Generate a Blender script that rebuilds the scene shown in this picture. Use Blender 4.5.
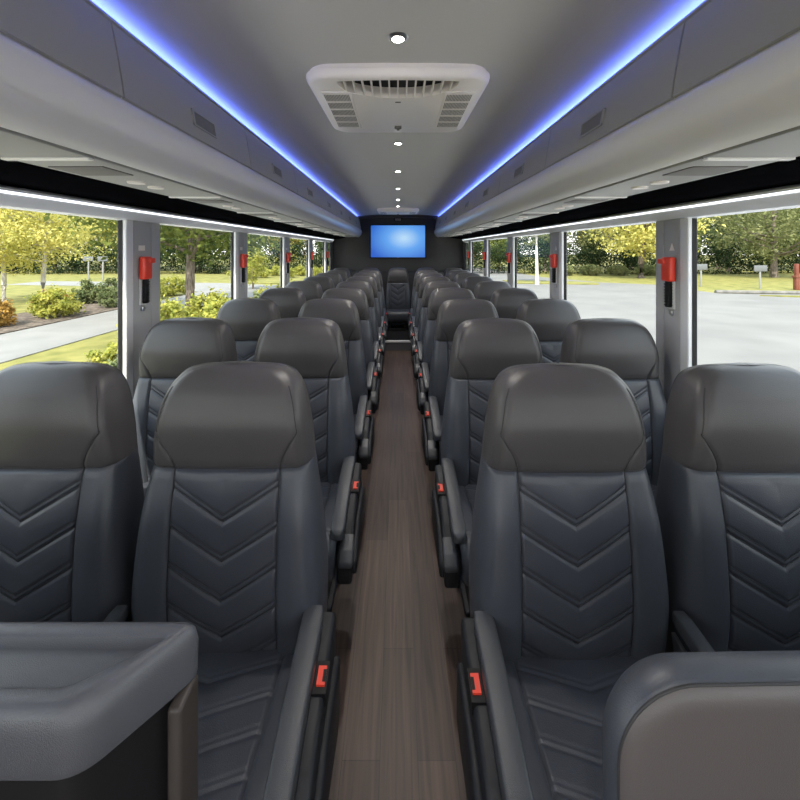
import bpy, bmesh, math, random
import numpy as np
from mathutils import Vector, Matrix

for o in list(bpy.data.objects):
    bpy.data.objects.remove(o)
SC = bpy.context.scene
COL = SC.collection
random.seed(7)
RNG = np.random.default_rng(11)
PI = math.pi

# ------------------------------------------------------------------ camera
EYE = 1.55
cam_d = bpy.data.cameras.new('camera')
cam_d.sensor_width = 36.0
cam_d.lens = 412 / 800 * 36.0
cam_d.shift_x = 0.0025
cam_d.shift_y = -0.188
cam_d.clip_start = 0.05
cam_d.clip_end = 600
cam = bpy.data.objects.new('camera', cam_d)
cam.location = (0, 0, EYE)
cam.rotation_euler = (PI / 2, 0, 0)
COL.objects.link(cam)
SC.camera = cam

# ------------------------------------------------------------------ world, sun, exposure
W = bpy.data.worlds.new('sky')
SC.world = W
W.use_nodes = True
nt = W.node_tree
nt.nodes.clear()
wo = nt.nodes.new('ShaderNodeOutputWorld')
bg = nt.nodes.new('ShaderNodeBackground')
tc = nt.nodes.new('ShaderNodeTexCoord')
sp = nt.nodes.new('ShaderNodeSeparateXYZ')
rp = nt.nodes.new('ShaderNodeValToRGB')
rp.color_ramp.elements[0].position = 0.0
rp.color_ramp.elements[0].color = (1.0, 0.98, 0.95, 1)
rp.color_ramp.elements[1].position = 0.7
rp.color_ramp.elements[1].color = (0.72, 0.86, 1.0, 1)
nt.links.new(tc.outputs['Generated'], sp.inputs[0])
nt.links.new(sp.outputs['Z'], rp.inputs[0])
nt.links.new(rp.outputs[0], bg.inputs[0])
nt.links.new(bg.outputs[0], wo.inputs[0])
SKY = 2.4
bg.inputs[1].default_value = SKY

sun_d = bpy.data.lights.new('sun', 'SUN')
sun_d.energy = 7.0
sun_d.color = (1.0, 0.94, 0.82)
sun_d.angle = math.radians(0.6)
sun = bpy.data.objects.new('sun', sun_d)
sun.rotation_euler = Vector((0.16, 0.72, -0.85)).to_track_quat('-Z', 'Y').to_euler()
COL.objects.link(sun)

SC.view_settings.view_transform = 'Standard'
SC.view_settings.look = 'None'
SC.view_settings.gamma = 1
SC.view_settings.exposure = 0.60
SC.cycles.use_denoising = True
SC.cycles.max_bounces = 10
SC.cycles.transparent_max_bounces = 16
SC.cycles.sample_clamp_indirect = 6

DOWNLIGHT_W = 22.0
LED_BLUE = 10.5
LEDGE_GLOW = 1.3

# ------------------------------------------------------------------ helpers
def srgb(r, g, b):
    f = lambda c: (c / 255 / 12.92) if c / 255 <= 0.04045 else ((c / 255 + 0.055) / 1.055) ** 2.4
    return (f(r), f(g), f(b), 1)

def mat(name, color, rough=0.5, metal=0.0, spec=0.5, bump=0.0, scale=200.0, var=0.0, vscale=6.0, coat=0.0):
    m = bpy.data.materials.new(name)
    m.use_nodes = True
    t = m.node_tree
    b = t.nodes['Principled BSDF']
    b.inputs['Base Color'].default_value = color
    b.inputs['Roughness'].default_value = rough
    b.inputs['Metallic'].default_value = metal
    b.inputs['Specular IOR Level'].default_value = spec
    b.inputs['Coat Weight'].default_value = coat
    b.inputs['Coat Roughness'].default_value = 0.12
    co = t.nodes.new('ShaderNodeTexCoord')
    n2 = t.nodes.new('ShaderNodeTexNoise')
    n2.inputs['Scale'].default_value = vscale
    n2.inputs['Detail'].default_value = 4
    t.links.new(co.outputs['Object'], n2.inputs['Vector'])
    if var > 0:
        mx = t.nodes.new('ShaderNodeMix')
        mx.data_type = 'RGBA'
        c = color
        mx.inputs['A'].default_value = (c[0] * (1 - var), c[1] * (1 - var), c[2] * (1 - var), 1)
        mx.inputs['B'].default_value = (min(1, c[0] * (1 + var)), min(1, c[1] * (1 + var)), min(1, c[2] * (1 + var)), 1)
        t.links.new(n2.outputs['Fac'], mx.inputs['Factor'])
        t.links.new(mx.outputs['Result'], b.inputs['Base Color'])
    if bump > 0:
        n = t.nodes.new('ShaderNodeTexNoise')
        n.inputs['Scale'].default_value = scale
        n.inputs['Detail'].default_value = 3
        t.links.new(co.outputs['Object'], n.inputs['Vector'])
        bp = t.nodes.new('ShaderNodeBump')
        bp.inputs['Strength'].default_value = bump
        bp.inputs['Distance'].default_value = 0.002
        t.links.new(n.outputs['Fac'], bp.inputs['Height'])
        t.links.new(bp.outputs['Normal'], b.inputs['Normal'])
    return m

def emit(name, color, strength):
    m = bpy.data.materials.new(name)
    m.use_nodes = True
    b = m.node_tree.nodes['Principled BSDF']
    b.inputs['Base Color'].default_value = (0.8, 0.8, 0.8, 1)
    b.inputs['Emission Color'].default_value = color
    b.inputs['Emission Strength'].default_value = strength
    return m

class MB:
    """collects shapes that become one mesh"""
    def __init__(self):
        self.v = []
        self.f = []
    def add(self, verts, faces):
        k = len(self.v)
        self.v += [tuple(p) for p in verts]
        self.f += [tuple(i + k for i in f) for f in faces]
        return self
    def box(self, x0, x1, y0, y1, z0, z1, bev=0.0):
        if bev > 0:
            return self.rbox(x0, x1, y0, y1, z0, z1, bev)
        v = [(x0, y0, z0), (x1, y0, z0), (x1, y1, z0), (x0, y1, z0), (x0, y0, z1), (x1, y0, z1), (x1, y1, z1), (x0, y1, z1)]
        f = [(3, 2, 1, 0), (4, 5, 6, 7), (0, 1, 5, 4), (1, 2, 6, 5), (2, 3, 7, 6), (3, 0, 4, 7)]
        return self.add(v, f)
    def rbox(self, x0, x1, y0, y1, z0, z1, bev, seg=3):
        bm = bmesh.new()
        bmesh.ops.create_cube(bm, size=1.0)
        for v in bm.verts:
            v.co = Vector((x0 + (v.co.x + .5) * (x1 - x0), y0 + (v.co.y + .5) * (y1 - y0), z0 + (v.co.z + .5) * (z1 - z0)))
        bmesh.ops.bevel(bm, geom=bm.edges[:], offset=bev, segments=seg, affect='EDGES', profile=0.5)
        return self.bm(bm)
    def bm(self, bm):
        bm.verts.ensure_lookup_table()
        bm.verts.index_update()
        self.add([v.co[:] for v in bm.verts], [[v.index for v in f.verts] for f in bm.faces])
        bm.free()
        return self
    def prism_y(self, prof, y0, y1, flip=False):
        """closed (x, z) polygon extruded along y"""
        n = len(prof)
        v = [(x, y0, z) for x, z in prof] + [(x, y1, z) for x, z in prof]
        f = [tuple(range(n)), tuple(range(2 * n - 1, n - 1, -1))]
        for i in range(n):
            j = (i + 1) % n
            f.append((j, i, i + n, j + n))
        return self.add(v, f)
    def prism_x(self, prof, x0, x1, bev=0.0, seg=3):
        """closed (y, z) polygon extruded along x, edges bevelled"""
        bm = bmesh.new()
        vs = [bm.verts.new((x0, y, z)) for y, z in prof]
        fa = bm.faces.new(vs)
        r = bmesh.ops.extrude_face_region(bm, geom=[fa])
        for g in r['geom']:
            if isinstance(g, bmesh.types.BMVert):
                g.co.x = x1
        bmesh.ops.recalc_face_normals(bm, faces=bm.faces[:])
        if bev > 0:
            bmesh.ops.bevel(bm, geom=bm.edges[:], offset=bev, segments=seg, affect='EDGES', profile=0.5, clamp_overlap=True)
        return self.bm(bm)
    def tube(self, pts, rads, n=8, cap=True):
        pts = [Vector(p) for p in pts]
        rings = []
        for i, p in enumerate(pts):
            d = (pts[min(i + 1, len(pts) - 1)] - pts[max(i - 1, 0)]).normalized()
            a = d.cross(Vector((0, 0, 1)))
            if a.length < 1e-3:
                a = Vector((1, 0, 0))
            a.normalize()
            b = d.cross(a)
            r = rads[i] if hasattr(rads, '__len__') else rads
            rings.append([p + a * (r * math.cos(2 * PI * k / n)) + b * (r * math.sin(2 * PI * k / n)) for k in range(n)])
        v = [q for r in rings for q in r]
        f = []
        for i in range(len(rings) - 1):
            for k in range(n):
                f.append((i * n + k, i * n + (k + 1) % n, (i + 1) * n + (k + 1) % n, (i + 1) * n + k))
        if cap:
            f.append(tuple(range(n - 1, -1, -1)))
            f.append(tuple((len(rings) - 1) * n + k for k in range(n)))
        return self.add(v, f)
    def disc(self, c, r0, r1, z0, z1, n=28):
        """frustum round z: radius r0 at z0, r1 at z1"""
        cx, cy = c
        v = [(cx + r0 * math.cos(2 * PI * k / n), cy + r0 * math.sin(2 * PI * k / n), z0) for k in range(n)]
        v += [(cx + r1 * math.cos(2 * PI * k / n), cy + r1 * math.sin(2 * PI * k / n), z1) for k in range(n)]
        f = [tuple(range(n - 1, -1, -1)), tuple(range(n, 2 * n))]
        for k in range(n):
            f.append((k, (k + 1) % n, n + (k + 1) % n, n + k))
        return self.add(v, f)
    def mirror(self):
        self.v = [(-x, y, z) for x, y, z in self.v]
        self.f = [tuple(reversed(f)) for f in self.f]
        return self
    def build(self, name, m, parent=None, smooth=40):
        me = bpy.data.meshes.new(name)
        me.from_pydata(self.v, [], self.f)
        me.materials.append(m)
        me.validate()
        if smooth:
            me.polygons.foreach_set('use_smooth', [True] * len(me.polygons))
            if smooth < 180:
                me.set_sharp_from_angle(angle=math.radians(smooth))
        me.update()
        o = bpy.data.objects.new(name, me)
        COL.objects.link(o)
        if parent is not None:
            o.parent = parent
        return o

def empty(name, loc, rz=0.0):
    o = bpy.data.objects.new(name, None)
    o.empty_display_size = 0.1
    o.location = loc
    o.rotation_euler = (0, 0, rz)
    COL.objects.link(o)
    return o

def tag(o, label, cat, group=None, kind=None):
    o['label'] = label
    o['category'] = cat
    if group:
        o['group'] = group
    if kind:
        o['kind'] = kind
    return o

def struct(o, label=None):
    o['kind'] = 'structure'
    if label:
        o['label'] = label
    return o

def copy_tree(o, parent=None):
    c = o.copy()
    COL.objects.link(c)
    if parent is not None:
        c.parent = parent
    for ch in list(o.children):
        copy_tree(ch, c)
    return c

def smooth_interp(xs, ys):
    """monotone-ish cubic through control points"""
    xs = np.array(xs, float)
    ys = np.array(ys, float)
    d = np.diff(ys) / np.diff(xs)
    m = np.zeros_like(ys)
    m[1:-1] = np.where(d[:-1] * d[1:] > 0, 2 * d[:-1] * d[1:] / (d[:-1] + d[1:] + 1e-12), 0)
    m[0], m[-1] = d[0], d[-1]
    def f(x):
        x = np.asarray(x, float)
        i = np.clip(np.searchsorted(xs, x) - 1, 0, len(xs) - 2)
        h = xs[i + 1] - xs[i]
        t = np.clip((x - xs[i]) / h, 0, 1)
        return ((2 * t**3 - 3 * t**2 + 1) * ys[i] + (t**3 - 2 * t**2 + t) * h * m[i]
                + (-2 * t**3 + 3 * t**2) * ys[i + 1] + (t**3 - t**2) * h * m[i + 1])
    return f

# ------------------------------------------------------------------ materials
M = {}
M['head'] = mat('headrest_leather', (0.054, 0.0505, 0.052, 1), 0.42, spec=0.45, bump=0.25, scale=420, var=0.10, vscale=7)
M['leather'] = mat('seat_leather', (0.045, 0.049, 0.061, 1), 0.40, spec=0.45, bump=0.25, scale=420, var=0.10, vscale=8)
M['bolster'] = mat('bolster_leather', (0.049, 0.054, 0.066, 1), 0.40, spec=0.45, bump=0.25, scale=420, var=0.10, vscale=8)
M['shell'] = mat('seat_back_shell', (0.03, 0.031, 0.035, 1), 0.5)
M['arm'] = mat('armrest_plastic', (0.040, 0.043, 0.049, 1), 0.38, spec=0.5, bump=0.3, scale=600)
M['panel'] = mat('side_panel_plastic', (0.013, 0.014, 0.017, 1), 0.5, spec=0.3)
M['black'] = mat('black_plastic', (0.006, 0.006, 0.007, 1), 0.5, spec=0.25)
M['pedestal'] = mat('pedestal_steel', (0.02, 0.02, 0.023, 1), 0.5)
M['red'] = mat('red_plastic', (0.80, 0.055, 0.028, 1), 0.35)
M['steel'] = mat('brushed_steel', (0.55, 0.56, 0.58, 1), 0.3, metal=1.0)
M['ceil'] = mat('ceiling_fabric', (0.56, 0.54, 0.515, 1), 0.75, bump=0.3, scale=500, spec=0.25)
M['bin'] = mat('bin_door_grey', (0.39, 0.382, 0.372, 1), 0.42, bump=0.25, scale=500, spec=0.4)
M['valance'] = mat('bin_valance_grey', (0.84, 0.82, 0.79, 1), 0.35, spec=0.5, coat=0.4)
M['psu'] = mat('service_panel_grey', (0.30, 0.295, 0.285, 1), 0.5)
M['groove'] = mat('dark_groove', (0.03, 0.03, 0.03, 1), 0.6)
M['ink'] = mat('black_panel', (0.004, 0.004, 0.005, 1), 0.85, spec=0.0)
M['ledge'] = mat('ledge_white', (0.86, 0.87, 0.95, 1), 0.25, spec=0.6)
M['pillar'] = mat('pillar_grey', (0.40, 0.40, 0.405, 1), 0.5, bump=0.2, scale=300)
M['white'] = mat('white_plastic', (0.86, 0.80, 0.76, 1), 0.4)
M['jamb'] = mat('jamb_white', (0.72, 0.72, 0.73, 1), 0.35)
M['wall'] = mat('wall_grey', (0.10, 0.10, 0.11, 1), 0.6)
M['rear'] = mat('rear_wall_charcoal', (0.045, 0.043, 0.043, 1), 0.7, bump=0.3, scale=300)
M['grille'] = mat('grille_dark', (0.13, 0.12, 0.115, 1), 0.6)
M['pull'] = mat('handle_recess_grey', (0.19, 0.187, 0.183, 1), 0.5)
M['slot'] = mat('slot_grey', (0.25, 0.235, 0.22, 1), 0.6)
M['carpet'] = mat('platform_black', (0.012, 0.012, 0.013, 1), 0.9, spec=0.1)
M['vinyl'] = mat('partition_vinyl', (0.076, 0.067, 0.066, 1), 0.42, spec=0.45, bump=0.2, scale=500, var=0.06, vscale=5)
M['console'] = mat('console_grey', (0.066, 0.069, 0.080, 1), 0.32, spec=0.5, bump=0.35, scale=700)
M['tray'] = mat('console_tray', (0.042, 0.044, 0.052, 1), 0.36, bump=0.3, scale=700)
M['post'] = mat('bronze_post', (0.030, 0.024, 0.021, 1), 0.5)
M['stitch'] = mat('stitching', (0.02, 0.02, 0.022, 1), 0.6)
M['skin'] = mat('bus_outer_skin', (0.6, 0.6, 0.6, 1), 0.5)

def floor_mat():
    m = bpy.data.materials.new('wood_vinyl_planks')
    m.use_nodes = True
    t = m.node_tree
    b = t.nodes['Principled BSDF']
    co = t.nodes.new('ShaderNodeTexCoord')
    mp = t.nodes.new('ShaderNodeMapping')
    mp.inputs['Rotation'].default_value = (0, 0, PI / 2)
    mp.inputs['Location'].default_value = (0.3, 0.055, 0)
    br = t.nodes.new('ShaderNodeTexBrick')
    br.offset = 0.37
    br.inputs['Scale'].default_value = 1.0
    br.inputs['Brick Width'].default_value = 0.95
    br.inputs['Row Height'].default_value = 0.115
    br.inputs['Mortar Size'].default_value = 0.0012
    br.inputs['Mortar Smooth'].default_value = 0.3
    br.inputs['Color1'].default_value = (0.104, 0.070, 0.055, 1)
    br.inputs['Color2'].default_value = (0.067, 0.045, 0.036, 1)
    br.inputs['Mortar'].default_value = (0.045, 0.033, 0.028, 1)
    t.links.new(co.outputs['Object'], mp.inputs[0])
    t.links.new(mp.outputs[0], br.inputs['Vector'])
    mg = t.nodes.new('ShaderNodeMapping')
    mg.inputs['Scale'].default_value = (60, 2.2, 1)
    t.links.new(co.outputs['Object'], mg.inputs[0])
    ns = t.nodes.new('ShaderNodeTexNoise')
    ns.inputs['Scale'].default_value = 1.0
    ns.inputs['Detail'].default_value = 6
    ns.inputs['Distortion'].default_value = 0.8
    t.links.new(mg.outputs[0], ns.inputs['Vector'])
    rp = t.nodes.new('ShaderNodeValToRGB')
    rp.color_ramp.elements[0].position = 0.3
    rp.color_ramp.elements[0].color = (0.55, 0.55, 0.55, 1)
    rp.color_ramp.elements[1].position = 0.7
    rp.color_ramp.elements[1].color = (1.25, 1.22, 1.2, 1)
    t.links.new(ns.outputs['Fac'], rp.inputs[0])
    mx = t.nodes.new('ShaderNodeMix')
    mx.data_type = 'RGBA'
    mx.blend_type = 'MULTIPLY'
    mx.inputs['Factor'].default_value = 1
    t.links.new(br.outputs['Color'], mx.inputs['A'])
    t.links.new(rp.outputs[0], mx.inputs['B'])
    t.links.new(mx.outputs['Result'], b.inputs['Base Color'])
    b.inputs['Roughness'].default_value = 0.42
    b.inputs['Specular IOR Level'].default_value = 0.35
    return m
M['floor'] = floor_mat()

def glass_mat():
    m = bpy.data.materials.new('window_glass')
    m.use_nodes = True
    t = m.node_tree
    t.nodes.clear()
    out = t.nodes.new('ShaderNodeOutputMaterial')
    tr = t.nodes.new('ShaderNodeBsdfTransparent')
    tr.inputs[0].default_value = (0.97, 0.985, 0.98, 1)
    gl = t.nodes.new('ShaderNodeBsdfGlossy')
    gl.inputs['Roughness'].default_value = 0.02
    lw = t.nodes.new('ShaderNodeLayerWeight')
    pw = t.nodes.new('ShaderNodeMath')
    pw.operation = 'POWER'
    pw.inputs[1].default_value = 4.0
    t.links.new(lw.outputs['Facing'], pw.inputs[0])
    fr = t.nodes.new('ShaderNodeMapRange')
    fr.inputs['To Min'].default_value = 0.008
    fr.inputs['To Max'].default_value = 0.10
    t.links.new(pw.outputs[0], fr.inputs['Value'])
    mx = t.nodes.new('ShaderNodeMixShader')
    t.links.new(fr.outputs[0], mx.inputs[0])
    t.links.new(tr.outputs[0], mx.inputs[1])
    t.links.new(gl.outputs[0], mx.inputs[2])
    t.links.new(mx.outputs[0], out.inputs[0])
    return m
M['glass'] = glass_mat()

def two_tone(name, c1, c2, scale, rough=0.85, detail=6, lo=0.35, hi=0.65, stretch=(1, 1, 1)):
    m = bpy.data.materials.new(name)
    m.use_nodes = True
    t = m.node_tree
    b = t.nodes['Principled BSDF']
    co = t.nodes.new('ShaderNodeTexCoord')
    mp = t.nodes.new('ShaderNodeMapping')
    mp.inputs['Scale'].default_value = stretch
    n = t.nodes.new('ShaderNodeTexNoise')
    n.inputs['Scale'].default_value = scale
    n.inputs['Detail'].default_value = detail
    rp = t.nodes.new('ShaderNodeValToRGB')
    rp.color_ramp.elements[0].position = lo
    rp.color_ramp.elements[0].color = c1
    rp.color_ramp.elements[1].position = hi
    rp.color_ramp.elements[1].color = c2
    t.links.new(co.outputs['Object'], mp.inputs[0])
    t.links.new(mp.outputs[0], n.inputs['Vector'])
    t.links.new(n.outputs['Fac'], rp.inputs[0])
    t.links.new(rp.outputs[0], b.inputs['Base Color'])
    b.inputs['Roughness'].default_value = rough
    b.inputs['Specular IOR Level'].default_value = 0.2
    return m
M['grass'] = two_tone('lawn_grass', (0.115, 0.115, 0.030, 1), (0.20, 0.18, 0.055, 1), 1.6, 0.95)
M['asphalt'] = two_tone('pale_asphalt', (0.130, 0.125, 0.120, 1), (0.158, 0.152, 0.145, 1), 0.5, 0.9)
M['concrete'] = two_tone('path_concrete', (0.165, 0.16, 0.152, 1), (0.20, 0.193, 0.184, 1), 0.8, 0.9)
M['bounce'] = two_tone('bounce_slab_pale', (0.58, 0.565, 0.545, 1), (0.68, 0.665, 0.64, 1), 0.8, 0.9)
M['mulch'] = two_tone('bark_mulch', (0.045, 0.035, 0.028, 1), (0.16, 0.125, 0.10, 1), 7, 0.95)
M['kerb'] = two_tone('kerb_stone', (0.10, 0.095, 0.09, 1), (0.16, 0.15, 0.14, 1), 3, 0.9)
M['bark'] = two_tone('bark', (0.09, 0.07, 0.055, 1), (0.22, 0.18, 0.15, 1), 6, 0.95, stretch=(3, 3, 0.6))
M['pale_bark'] = two_tone('pale_bark', (0.35, 0.32, 0.29, 1), (0.5, 0.47, 0.44, 1), 6, 0.95, stretch=(3, 3, 0.6))
M['rust'] = mat('rust_red_paint', (0.13, 0.030, 0.016, 1), 0.6)
M['signboard'] = mat('sign_board_grey', (0.11, 0.115, 0.12, 1), 0.5)
M['signpost'] = mat('sign_post_white', (0.20, 0.20, 0.195, 1), 0.5)

def leaf_mat(name, c1, c2, trans=0.35, scale=0.9):
    m = bpy.data.materials.new(name)
    m.use_nodes = True
    t = m.node_tree
    t.nodes.clear()
    out = t.nodes.new('ShaderNodeOutputMaterial')
    co = t.nodes.new('ShaderNodeTexCoord')
    n = t.nodes.new('ShaderNodeTexNoise')
    n.inputs['Scale'].default_value = scale
    n.inputs['Detail'].default_value = 8
    n.inputs['Roughness'].default_value = 0.7
    rp = t.nodes.new('ShaderNodeValToRGB')
    rp.color_ramp.elements[0].position = 0.36
    rp.color_ramp.elements[0].color = c1
    rp.color_ramp.elements[1].position = 0.64
    rp.color_ramp.elements[1].color = c2
    t.links.new(co.outputs['Object'], n.inputs['Vector'])
    t.links.new(n.outputs['Fac'], rp.inputs[0])
    d = t.nodes.new('ShaderNodeBsdfDiffuse')
    tr = t.nodes.new('ShaderNodeBsdfTranslucent')
    mx = t.nodes.new('ShaderNodeMixShader')
    mx.inputs[0].default_value = trans
    t.links.new(rp.outputs[0], d.inputs[0])
    t.links.new(rp.outputs[0], tr.inputs[0])
    t.links.new(d.outputs[0], mx.inputs[1])
    t.links.new(tr.outputs[0], mx.inputs[2])
    t.links.new(mx.outputs[0], out.inputs[0])
    return m
M['leaf_yellow'] = leaf_mat('yellow_green_leaves', (0.38, 0.39, 0.11, 1), (0.80, 0.70, 0.25, 1), 0.5)
M['leaf_green'] = leaf_mat('green_leaves', (0.08, 0.12, 0.04, 1), (0.27, 0.30, 0.08, 1), 0.45)
M['leaf_dark'] = leaf_mat('dark_green_leaves', (0.04, 0.07, 0.035, 1), (0.16, 0.20, 0.085, 1), 0.4)
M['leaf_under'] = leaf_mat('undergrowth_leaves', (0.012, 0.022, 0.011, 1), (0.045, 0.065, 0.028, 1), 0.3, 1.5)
M['leaf_shade'] = leaf_mat('shade_tree_leaves', (0.05, 0.08, 0.025, 1), (0.20, 0.22, 0.055, 1), 0.4)
M['leaf_olive'] = leaf_mat('olive_leaves', (0.10, 0.125, 0.045, 1), (0.30, 0.30, 0.14, 1), 0.45)
M['leaf_shrub'] = leaf_mat('bright_shrub_leaves', (0.17, 0.21, 0.045, 1), (0.48, 0.44, 0.10, 1), 0.45, 3.0)
M['leaf_rust'] = leaf_mat('rusty_shrub_leaves', (0.20, 0.12, 0.03, 1), (0.42, 0.25, 0.07, 1), 0.3, 3.0)
M['leaf_grey'] = leaf_mat('grey_green_leaves', (0.07, 0.10, 0.04, 1), (0.22, 0.24, 0.11, 1), 0.3, 3.0)

# ================================================================== SETTING: the coach body
HW = 1.31            # half width at the windows
Y0, Y1 = -1.8, 8.30  # front and rear of the saloon
SILL, HEAD = EYE - 0.735, EYE + 0.150

struct(MB().box(-HW - .06, HW + .06, Y0, Y1, -0.10, 0.0).build('floor', M['floor'], smooth=0))
# rear platform with a bright step nosing
struct(MB().box(-HW, HW, 6.345, Y1, 0.0, 0.145).build('rear_platform', M['carpet'], smooth=0))
struct(MB().box(-.30, .30, 6.315, 6.375, 0.122, 0.150, .004).build('step_nosing', M['jamb']))
struct(MB().box(-.30, .30, 6.325, 6.344, 0.0, 0.127).build('step_riser', M['wall'], smooth=0))

def ceil_z(x):
    return EYE + 0.70 - 0.038 * (abs(x) / 0.80) ** 2.2
mb = MB()
xs = np.linspace(-0.845, 0.845, 41)
prof = [(x, ceil_z(x)) for x in xs] + [(HW + .06, EYE + .66), (HW + .06, EYE + .82), (-HW - .06, EYE + .82), (-HW - .06, EYE + .66)]
mb.prism_y(prof, Y0, Y1)
struct(mb.build('ceiling', M['ceil'], smooth=30))

PILLARS = {-1: [(0.52, 0.80), (1.97, 2.25), (3.30, 3.56), (4.69, 4.95), (6.03, 6.29), (7.36, 7.62)],
           1: [(0.42, 0.66), (1.845, 2.075), (3.27, 3.53), (4.64, 4.90), (6.00, 6.26), (7.34, 7.60)]}
wn = 0
for s, side in ((-1, 'left'), (1, 'right')):
    mb = MB()
    mb.box(HW, HW + .06, Y0, Y1, -0.1, SILL - .02)
    mb.box(HW, HW + .06, Y0, Y1, HEAD, EYE + .66)
    for a, b in PILLARS[s]:
        mb.box(HW, HW + .03, a, b, SILL - .02, HEAD)
    mb.box(HW, HW + .03, 8.02, Y1, SILL - .02, HEAD)
    if s < 0:
        mb.mirror()
    struct(mb.build('wall_' + side, M['wall'], smooth=0))
    # sill ledge
    mb = MB().prism_y([(HW - .022, SILL - .03), (HW - .020, SILL - .006), (HW - .01, SILL), (HW + .055, SILL), (HW + .055, SILL - .03)], Y0, Y1)
    if s < 0:
        mb.mirror()
    struct(mb.build('trim_1' if s < 0 else 'trim_2', M['wall']))
    # white ledge over the windows and the black panel above it
    mb = MB().prism_y([(HW, EYE + .216), (1.262, EYE + .206), (1.245, EYE + .196), (1.246, EYE + .188), (1.251, EYE + .187), (1.2525, EYE + .179), (1.285, EYE + .143), (HW + .02, EYE + .139), (HW + .02, EYE + .216)], Y0, 8.05)
    if s < 0:
        mb.mirror()
    struct(mb.build('trim_3' if s < 0 else 'trim_4', M['ledge']))
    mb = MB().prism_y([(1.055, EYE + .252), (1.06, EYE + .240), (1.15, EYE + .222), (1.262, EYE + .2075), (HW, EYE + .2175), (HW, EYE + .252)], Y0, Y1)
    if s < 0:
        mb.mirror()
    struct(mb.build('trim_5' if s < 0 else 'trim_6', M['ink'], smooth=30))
    # pillar facings: grey cover with a dark seam, and the white jamb on the near edge
    for a, b in PILLARS[s]:
        mb = MB()
        k = a + .052
        q = k + (b - k) * .66
        mb.box(HW - .012, HW + .02, k, q - .004, SILL, HEAD, .004)
        mb.box(HW - .009, HW + .02, q + .004, b + .006, SILL, HEAD, .004)
        mb.box(HW - .004, HW + .02, q - .006, q + .006, SILL, HEAD)
        if s < 0:
            mb.mirror()
        p = struct(mb.build('trim_7', M['pillar']))
        mb = MB().box(HW - .014, HW + .022, a - .004, k - .001, SILL, HEAD, .006)
        if s < 0:
            mb.mirror()
        mb.build('jamb', M['jamb'], p)
    # glazing, one window between each pair of pillars
    P = PILLARS[s]
    spans = [(Y0, P[0][0])] + [(P[i][1], P[i + 1][0]) for i in range(len(P) - 1)] + [(P[-1][1], 8.02)]
    for a, b in spans:
        wn += 1
        mb = MB()
        t = .007
        mb.box(HW + .004, HW + .024, a, a + t, SILL, HEAD)
        mb.box(HW + .004, HW + .024, b - t, b, SILL, HEAD)
        mb.box(HW + .004, HW + .024, a + t, b - t, SILL, SILL + t)
        mb.box(HW + .004, HW + .024, a + t, b - t, HEAD - t, HEAD)
        if s < 0:
            mb.mirror()
        fr = struct(mb.build('window_%d' % wn, M['black'], smooth=0))
        mb = MB().box(HW + .012, HW + .017, a + t, b - t, SILL + t, HEAD - t)
        if s < 0:
            mb.mirror()
        mb.build('pane', M['glass'], fr, smooth=0)

struct(MB().box(-HW - .06, HW + .06, Y0 - .06, Y0, -.1, .65).box(-HW - .06, HW + .06, Y0 - .06, Y0, 1.85, EYE + .82).build('wall_front', M['wall'], smooth=0))
mb = MB().box(-HW - .06, HW + .06, Y1, Y1 + .06, 0, EYE + .72)
struct(mb.build('wall_rear', M['rear'], smooth=0))
# ridge where the rear wall meets the ceiling, following the vault
mb = MB()
xs = np.linspace(-0.80, 0.80, 33)
mb.prism_y([(x, ceil_z(x) - .001) for x in xs] + [(x, ceil_z(x) - .055) for x in xs[::-1]], 8.16, Y1)
struct(mb.build('trim_8', M['rear']))
# shelf ledge behind the last row
struct(MB().box(-HW, HW, 8.02, Y1, 0.145, 1.12, .02).build('trim_9', M['rear']))

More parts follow.
